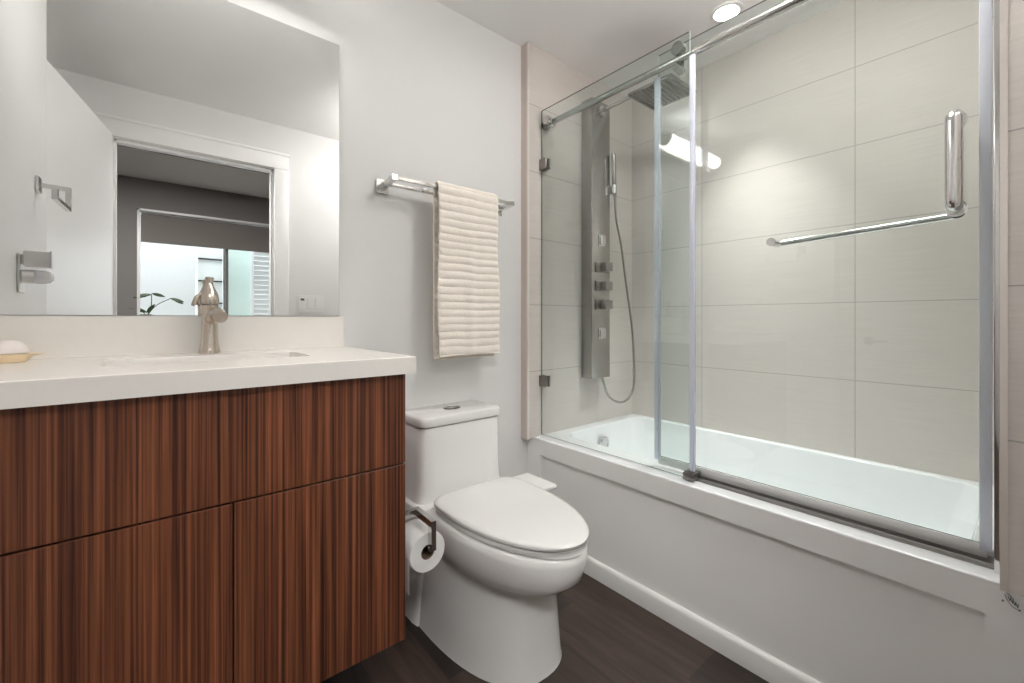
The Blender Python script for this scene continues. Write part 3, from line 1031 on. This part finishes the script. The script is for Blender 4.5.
# ------------------------------------------------------------------ bathtub
AX = 1.39
LEDGE = 0.497
bt = thing('bathtub', 'white alcove bathtub with a flat white apron along the shower glass', 'bathtub', (1.78, -0.78, 0))
bx0, bx1, by0, by1 = AX, XL - 0.001, YE + 0.001, YB - 0.001
tcx = ((1.535 + 2.150) / 2, (-1.465 - 0.105) / 2)
hx_, hy_ = (2.150 - 1.535) / 2, (1.465 - 0.105) / 2
A = corner_angles(112, tcx, bx0, bx1, by0, by1)
bm = bmesh.new()
rl = [outer_ring(A, tcx, LEDGE - 0.0055, bx0, bx1, by0, by1), outer_ring(A, tcx, LEDGE - 0.0045, bx0, bx1, by0, by1), outer_ring(A, tcx, LEDGE - 0.0015, bx0 + 0.0015, bx1, by0, by1),
      outer_ring(A, tcx, LEDGE, bx0 + 0.006, bx1, by0, by1),
      ring_rr(A, tcx, LEDGE - 0.001, hx_ + 0.006, hy_ + 0.006, 0.08), ring_rr(A, tcx, LEDGE - 0.006, hx_, hy_, 0.08),
      ring_rr(A, tcx, 0.40, hx_ - 0.012, hy_ - 0.014, 0.085), ring_rr(A, tcx, 0.22, hx_ - 0.03, hy_ - 0.05, 0.10),
      ring_rr(A, tcx, 0.15, hx_ - 0.055, hy_ - 0.09, 0.11), ring_rr(A, tcx, 0.118, hx_ - 0.10, hy_ - 0.14, 0.11), ring_rr(A, tcx, 0.11, hx_ - 0.17, hy_ - 0.22, 0.10)]
rings(bm, rl, False, True)
obj('tub_shell', bm, M['acrylic'], bt, smooth=50, wn=True)
bm = bmesh.new()
bx(bm, (AX, YO + 0.001, 0.420), (AX + 0.018, -0.001, LEDGE - 0.006))
bx(bm, (AX, -0.092, 0.0005), (AX + 0.018, -0.001, 0.4200))
bx(bm, (AX, YO + 0.001, 0.0005), (AX + 0.018, -1.497, 0.4200))
# panel that tapers back under the rim
pts = [(AX + 0.0004, 0.06), (AX + 0.017, 0.4205), (AX + 0.026, 0.4205), (AX + 0.026, 0.06)]
rings(bm, [[(x, y, z) for x, z in pts] for y in (-0.090, -1.499)])
bx(bm, (AX, -1.50, 0.0005), (AX + 0.018, -0.09, 0.062))
bx(bm, (AX + 0.001, YO + 0.001, 0.40), (AX + 0.06, YE - 0.001, 0.4965))
ap = obj('apron', bm, M['trim'], bt, smooth=35, wn=True)
ap.data.materials[0] = plain('satin apron panel', (0.91, 0.90, 0.89, 1), 0.3, vary=0.01, vscale=3)
# overflow plate on the inner end wall
bm = bmesh.new()
c_ = Vector((1.812, -0.130, 0.408))
lathe(bm, [(0.0, 0.0), (0.036, 0.0), (0.036, -0.007), (0.031, -0.012), (0.020, -0.0125), (0.018, -0.009), (0.0, -0.009)], c_, 'Y', 36, cap0=False, cap1=False)
of = obj('overflow_plate', bm, M['chrome'], bt)
# maker's mark on the apron, small printed arc and strokes
bm = bmesh.new()
mx_ = AX - 0.0008
def mk(y, z):
    return (mx_, -1.533 + y * 0.9, 0.463 + z)
tube(bm, catmull([mk(0.008, 0.012), mk(0.004, 0.002), mk(-0.003, -0.008), mk(-0.012, -0.012)], 6), 0.0006, 6)
tube(bm, catmull([mk(0.006, 0.016), mk(0.0, 0.013), mk(-0.006, 0.006)], 6), 0.0006, 6)
for i in range(4):
    tube(bm, [mk(0.003 - i * 0.004, 0.010 - i * 0.003), mk(0.0 - i * 0.004, 0.001 - i * 0.003)], 0.0006, 6)
    tube(bm, [mk(0.0 - i * 0.004, 0.001 - i * 0.003), mk(-0.001 - i * 0.004, 0.009 - i * 0.003)], 0.0006, 6)
tube(bm, [mk(0.012, -0.002), mk(0.010, -0.004)], 0.0016, 8)
tube(bm, [mk(-0.013, -0.012), mk(-0.016, -0.013)], 0.0018, 8)
em = obj('emblem', bm, M['ink'], bt)
em['label'] = 'small dark curved maker mark'
bm = bmesh.new()
prof = [(AX + 0.0, 0.0005), (AX - 0.014, 0.0005), (AX - 0.014, 0.058), (AX - 0.011, 0.067), (AX - 0.005, 0.072), (AX + 0.0, 0.073)]
rings(bm, [[(x, y, z) for x, z in prof] for y in (-0.001, YO + 0.001)])
struct('baseboard_tub', bm, M['trim'], smooth=35)

# ------------------------------------------------------------------ shower enclosure
XF, XR, XS = 1.440, 1.462, 1.486       # fixed glass, rail, sliding glass planes

def glass_panel(name, x, t, y0, y1, z0, z1, mat, parent):
    bm = bmesh.new()
    fs = bx(bm, (x - t / 2, y0, z0), (x + t / 2, y1, z1))
    for f in fs:
        c = f.calc_center_median()
        f.material_index = 0 if abs(abs(c.x - x) - t / 2) < 1e-6 else 1
    return obj(name, bm, [mat, M['glass_edge']], parent, smooth=0)

fp = thing('fixed_glass_panel', 'fixed clear glass shower panel clipped to the tiled wall beside the toilet', 'glass panel', (XF, -0.42, LEDGE))
glass_panel('glass', XF, 0.006, -0.800, YB - 0.003, LEDGE + 0.004, 2.068, M['glass'], fp)
for z in (1.803, 0.762):
    bm = bmesh.new()
    bx(bm, (XF - 0.016, YB - 0.048, z - 0.026), (XF - 0.004, YB - 0.001, z + 0.026), 0.002)
    bx(bm, (XF + 0.004, YB - 0.048, z - 0.026), (XF + 0.016, YB - 0.001, z + 0.026), 0.002)
    obj('wall_clip', bm, M['steel_dark'], fp)

ra_ = thing('shower_rail', 'round steel rail carrying the sliding shower door', 'rail', (XR, -0.78, 2.0))
RZ = 2.003
bm = bmesh.new()
tube(bm, [(XR, YB - 0.001, RZ), (XR, YE + 0.001, RZ)], 0.0135, 24)
obj('rail', bm, M['rail_steel'], ra_)
for y, s in ((YB, -1), (YE, 1)):
    bm = bmesh.new()
    tube(bm, [(XR, y + s * 0.0005, RZ), (XR, y + s * 0.030, RZ)], 0.021, 28)
    tube(bm, [(XR, y + s * 0.030, RZ), (XR, y + s * 0.036, RZ)], 0.017, 28)
    obj('end_mount', bm, M['steel'], ra_)
for y in (-0.095,):
    bm = bmesh.new()
    tube(bm, [(XF - 0.018, y, RZ + 0.004), (XF - 0.004, y, RZ + 0.004)], 0.021, 28)
    tube(bm, [(XF - 0.004, y, RZ + 0.004), (XR, y, RZ)], 0.010, 16)
    bx(bm, (XR - 0.018, y - 0.012, RZ - 0.022), (XR + 0.018, y + 0.012, RZ + 0.022), 0.006)
    obj('stop_clamp', bm, M['chrome'], ra_)

sdr = thing('sliding_glass_door', 'clear sliding glass shower door with steel pull handle and crossbar', 'shower door', (XS, -1.07, 0.52))
Y0s, Y1s = -1.497, -0.651
glass_panel('glass', XS, 0.006, Y0s, Y1s, 0.536, 2.070, M['glass_door'], sdr)
for y0, y1, zt in ((Y1s - 0.006, Y1s + 0.016, 1.985), (Y0s - 0.008, Y0s + 0.013, 2.069)):
    bm = bmesh.new()
    bx(bm, (XS - 0.008, y0, 0.522), (XS + 0.008, y1, zt), 0.003)
    obj('seal', bm, M['seal'], sdr)
bm = bmesh.new()
bx(bm, (XF + 0.0045, -0.806, 0.53), (XF + 0.015, -0.812, 1.96), 0.001)
bx(bm, (XF - 0.006, -0.8005, 0.53), (XF + 0.007, -0.818, 1.98), 0.002)
obj('seal', bm, M['seal'], fp)
for y in (-0.745, -1.40):
    bm = bmesh.new()
    tube(bm, [(XR - 0.013, y, RZ + 0.0372), (XR + 0.013, y, RZ + 0.0372)], 0.0235, 32)
    tube(bm, [(XR + 0.014, y, RZ + 0.036), (XS + 0.012, y, RZ + 0.036)], 0.010, 16)
    bx(bm, (XS - 0.0098, y - 0.012, RZ - 0.045), (XS - 0.004, y + 0.012, RZ + 0.050), 0.002)
    tube(bm, [(XR - 0.016, y + 0.002, RZ - 0.034), (XS + 0.004, y + 0.002, RZ - 0.034)], 0.013, 20)
    obj('roller', bm, M['steel'], sdr)
bm = bmesh.new()
bx(bm, (XS - 0.006, Y0s, 0.506), (XS + 0.006, Y1s, 0.5355), 0.002)
obj('bottom_sweep', bm, M['plastic'], sdr)
# pull handle outside
bm = bmesh.new()
HYc = -1.447
tube(bm, bend([(XS - 0.004, HYc, 1.535), (XS - 0.058, HYc, 1.535), (XS - 0.058, HYc, 1.325), (XS - 0.004, HYc, 1.325)], 0.018), 0.0155, 24)
for z in (1.535, 1.325):
    tube(bm, [(XS - 0.010, HYc, z), (XS - 0.004, HYc, z)], 0.0195, 28)
obj('pull_handle', bm, M['chrome'], sdr)
# crossbar inside
bm = bmesh.new()
tube(bm, bend([(XS + 0.004, -1.045, 1.300), (XS + 0.050, -1.045, 1.300), (XS + 0.050, HYc, 1.318), (XS + 0.004, HYc, 1.320)], 0.016), 0.0095, 20)
tube(bm, [(XS - 0.004, -1.045, 1.300), (XS - 0.014, -1.045, 1.300)], 0.0125, 24)
tube(bm, [(XS + 0.004, HYc, 1.320), (XS + 0.012, HYc, 1.320)], 0.0165, 24)
obj('crossbar', bm, M['chrome'], sdr)

tk = thing('door_track', 'dark metal bottom track along the tub ledge under the sliding door', 'track', (XS, -1.16, LEDGE))
bm = bmesh.new()
bx(bm, (XF + 0.006, YE + 0.001, LEDGE + 0.0003), (XS + 0.03, -0.80, LEDGE + 0.005))
bx(bm, (XF + 0.008, YE + 0.001, LEDGE + 0.004), (XF + 0.013, -0.80, LEDGE + 0.012))
bx(bm, (XS + 0.024, YE + 0.001, LEDGE + 0.004), (XS + 0.029, -0.80, LEDGE + 0.022), mi=1)
obj('channel', bm, [M['steel_dark'], M['acrylic']], tk)
bm = bmesh.new()
bx(bm, (XF - 0.020, -0.822, LEDGE + 0.004), (XS - 0.010, -0.782, LEDGE + 0.028), 0.003)
obj('door_guide', bm, M['steel_dark'], tk)
jb = thing('wall_channel', 'upright chrome channel on the tiled pier at the right end of the shower', 'channel', (XS, YE, LEDGE))
bm = bmesh.new()
bx(bm, (XF - 0.012, YE + 0.0005, LEDGE), (XF + 0.010, YE + 0.014, 2.06), 0.002)
bx(bm, (XF + 0.016, YE + 0.0005, LEDGE), (XF + 0.028, YE + 0.010, 2.06), 0.002)
obj('strip', bm, M['chrome'], jb)
bm = bmesh.new()
bx(bm, (XF + 0.010, YE + 0.0005, LEDGE), (XF + 0.016, YE + 0.006, 2.05))
obj('gasket', bm, M['black'], jb)

# ------------------------------------------------------------------ shower panel
PX0, PX1, PY0, PY1, PZ0, PZ1 = 1.729, 1.878, -0.120, YB - 0.001, 0.750, 2.205
sp = thing('shower_tower', 'tall brushed steel shower tower with hand shower on the tiled back wall', 'shower tower', (1.80, -0.05, PZ0))
bm = bmesh.new()
bx(bm, (PX0, PY0, PZ0), (PX1, PY1, PZ1), 0.004)
obj('body', bm, M['steel'], sp)
for z in (1.332, 1.232, 1.135):
    bm = bmesh.new()
    bx(bm, (1.756, PY0 - 0.010, z - 0.027), (1.848, PY0 - 0.0005, z + 0.027), 0.002)
    bx(bm, (1.784, PY0 - 0.048, z - 0.023), (1.840, PY0 - 0.009, z + 0.023), 0.003)
    obj('knob', bm, M['steel_dark'], sp)
for z in (1.474, 0.985):
    bm = bmesh.new()
    bx(bm, (1.782, PY0 - 0.004, z - 0.030), (1.836, PY0 - 0.0005, z + 0.030), 0.002)
    bx(bm, (1.788, PY0 - 0.012, z - 0.024), (1.830, PY0 - 0.003, z + 0.024), 0.003)
    obj('body_jet', bm, M['chrome'], sp)
bm = bmesh.new()
tube(bm, [(1.80, PY0 - 0.0005, 2.150), (1.80, PY0 - 0.012, 2.150)], 0.026, 28)
tube(bm, bend([(1.80, PY0 - 0.01, 2.150), (1.80, -0.470, 2.158), (1.80, -0.472, 2.118)], 0.02), 0.011, 18)
obj('rain_arm', bm, M['chrome'], sp)
bm = bmesh.new()
bx(bm, (1.69, -0.585, 2.098), (1.91, -0.365, 2.110), 0.002)
bx(bm, (1.78, -0.492, 2.110), (1.82, -0.452, 2.122), 0.004)
for i in range(10):
    y = -0.575 + 0.0222 * i
    bx(bm, (1.70, y, 2.0945), (1.90, y + 0.008, 2.0985), mi=1)
obj('rain_head', bm, [M['steel'], M['nozzle']], sp)
bm = bmesh.new()
bx(bm, (PX1 + 0.0, -0.118, 1.735), (PX1 + 0.034, -0.085, 1.775), 0.004)
tube(bm, [(1.898, -0.132, 1.735), (1.900, -0.132, 1.78)], 0.013, 20)
obj('holder', bm, M['steel'], sp)
bm = bmesh.new()
tube(bm, [(1.889, -0.134, 1.945), (1.893, -0.133, 1.88), (1.900, -0.132, 1.78), (1.908, -0.130, 1.712)], [0.0125, 0.0125, 0.0105, 0.009], 20)
obj('hand_shower', bm, M['steel_dark'], sp)
bm = bmesh.new()
tube(bm, catmull([(1.908, -0.130, 1.715), (1.926, -0.125, 1.60), (1.975, -0.12, 1.468), (2.020, -0.12, 1.26), (2.078, -0.12, 0.998), (2.100, -0.12, 0.741), (2.070, -0.12, 0.635), (1.985, -0.115, 0.598), (1.880, -0.108, 0.645), (1.835, -0.10, 0.750)], 10), 0.0062, 12)
obj('hose', bm, M['steel'], sp)

# ------------------------------------------------------------------ tub ceiling light and added fill lights
def downlight(label, x, y, watts):
    t = thing('ceiling_light', label, 'ceiling light', (x, y, CEIL))
    bm = bmesh.new()
    lathe(bm, [(0.066, -0.0005), (0.066, -0.004), (0.060, -0.007), (0.049, -0.006), (0.048, -0.0005)], (x, y, CEIL), n=40, cap0=False, cap1=False)
    obj('trim_ring', bm, M['trim'], t)
    bm = bmesh.new()
    lathe(bm, [(0.048, -0.0045), (0.02, -0.006), (0.0005, -0.0062)], (x, y, CEIL), n=40)
    obj('lens', bm, M['led'], t)
    l = lamp('downlight_lamp', 'AREA', (x, y, CEIL - 0.012), watts, 0.09, color=(1, 0.99, 0.97), spot=math.radians(66))
    l.parent = t
    l.matrix_parent_inverse = t.matrix_world.inverted()
    return t
BED_FILL = 12.0  # watts of the added bedroom fill
downlight('lit recessed ceiling light above the bathtub', 1.871, -0.735, DOWNLIGHT_TUB)
downlight('added unseen recessed fill light in the bedroom ceiling', 1.9, -2.7, BED_FILL)  # unseen lamp, added to brighten the bedroom
# flat square fill panel, added unseen on the bedroom ceiling
def fill_panel(label, px_, py_, h, mat):
    t = thing('added_fill_panel', label, 'ceiling light', (px_, py_, CEIL))
    g = h - 0.02
    bm = bmesh.new()
    for a, b in (((-h, -h), (h, -g)), ((-h, g), (h, h)), ((-h, -g), (-g, g)), ((g, -g), (h, g))):
        bx(bm, (px_ + a[0], py_ + a[1], CEIL - 0.022), (px_ + b[0], py_ + b[1], CEIL - 0.0005), 0.003)
    obj('frame', bm, M['trim'], t)
    boxobj('diffuser', (px_ - g, py_ - g, CEIL - 0.016), (px_ + g, py_ + g, CEIL - 0.006), mat, t)
dl = thing('added_drum_fill', 'added unseen white drum fill light in front of the tub', 'ceiling light', (1.235, -1.13, CEIL))  # unseen drum, added to fill the room and lift the ceiling
bm = bmesh.new()
lathe(bm, [(0.06, -0.0005), (0.06, -0.02), (0.018, -0.024), (0.018, -0.054)], (1.235, -1.13, CEIL), n=32)
obj('canopy', bm, M['trim'], dl)
bm = bmesh.new()
lathe(bm, [(0.03, -0.050), (0.155, -0.050), (0.16, -0.054), (0.16, -0.110), (0.155, -0.114), (0.03, -0.114)], (1.235, -1.13, CEIL), n=48)
obj('lamp_shade', bm, M['fill_lens'], dl)
fill_panel('added unseen square fill panel on the bedroom ceiling beyond the doorway', -0.05, -2.28, 0.36, M['fill_lens_bed'])  # unseen panel, added to throw low fill through the doorway

# ------------------------------------------------------------------ things on the left wall, seen in the mirror
LW = -0.312
th = thing('towel_ring', 'chrome open square towel ring on the left wall, seen in the mirror', 'towel ring', (LW, -0.60, 1.515))
boxobj('wall_plate', (LW + 0.0005, -0.625, 1.490), (LW + 0.010, -0.575, 1.541), M['chrome'], th, 0.002)
bm = bmesh.new()
squarebar(bm, [(LW + 0.010, -0.600, 1.515), (-0.236, -0.600, 1.512), (-0.236, -0.600, 1.442), (-0.245, -0.415, 1.442), (-0.245, -0.415, 1.470)], 0.011, 0.014)
obj('arm', bm, M['chrome'], th, smooth=20)
oc = thing('outlet_cover', 'white wall outlet cover on the left wall, seen in the mirror', 'outlet', (LW, -0.33, 1.20))
boxobj('cover_plate', (LW + 0.0005, -0.402, 1.138), (LW + 0.006, -0.332, 1.252), M['plastic'], oc, 0.002)
nl = thing('night_light', 'white plug-in night light with clear lens on the left wall, seen in the mirror', 'night light', (LW + 0.006, -0.33, 1.19))
bm = bmesh.new()
lathe(bm, [(0.018, LW + 0.0065), (0.021, LW + 0.010), (0.021, LW + 0.034), (0.018, LW + 0.036)], (0, -0.355, 1.186), 'X', 24)
obj('base', bm, M['plastic'], nl)
bm = bmesh.new()
lathe(bm, [(0.020, LW + 0.0365), (0.020, LW + 0.05), (0.017, LW + 0.064), (0.010, LW + 0.071), (0.001, LW + 0.073)], (0, -0.355, 1.186), 'X', 24)
obj('lens', bm, M['clear_plastic'], nl)
ad = thing('plug_adapter', 'pale square plug-in block above the night light, seen in the mirror', 'plug', (LW + 0.006, -0.33, 1.235))
boxobj('block', (LW + 0.012, -0.366, 1.214), (LW + 0.066, -0.336, 1.262), M['plastic'], ad, 0.003)
boxobj('prong_base', (LW + 0.0065, -0.360, 1.222), (LW + 0.0125, -0.342, 1.250), M['plastic'], ad, 0.001)
boxobj('rim', (LW + 0.066, -0.367, 1.212), (LW + 0.070, -0.335, 1.264), M['plastic'], ad, 0.001)
# switches on the wall beside the doorway
sw = thing('light_switch', 'white three-gang switch plate on the wall beside the doorway, seen in the mirror', 'light switch', (0.83, YO, 1.17))
boxobj('plate', (0.745, YO + 0.0005, 1.105), (0.925, YO + 0.006, 1.225), M['plastic'], sw, 0.002)
boxobj('timer', (0.757, YO + 0.006, 1.120), (0.797, YO + 0.010, 1.212), M['plastic'], sw, 0.002)
boxobj('display', (0.772, YO + 0.010, 1.188), (0.796, YO + 0.0112, 1.203), M['display'], sw)
for x in (0.815, 0.868):
    boxobj('rocker', (x, YO + 0.006, 1.132), (x + 0.036, YO + 0.011, 1.204), M['plastic'], sw, 0.003)
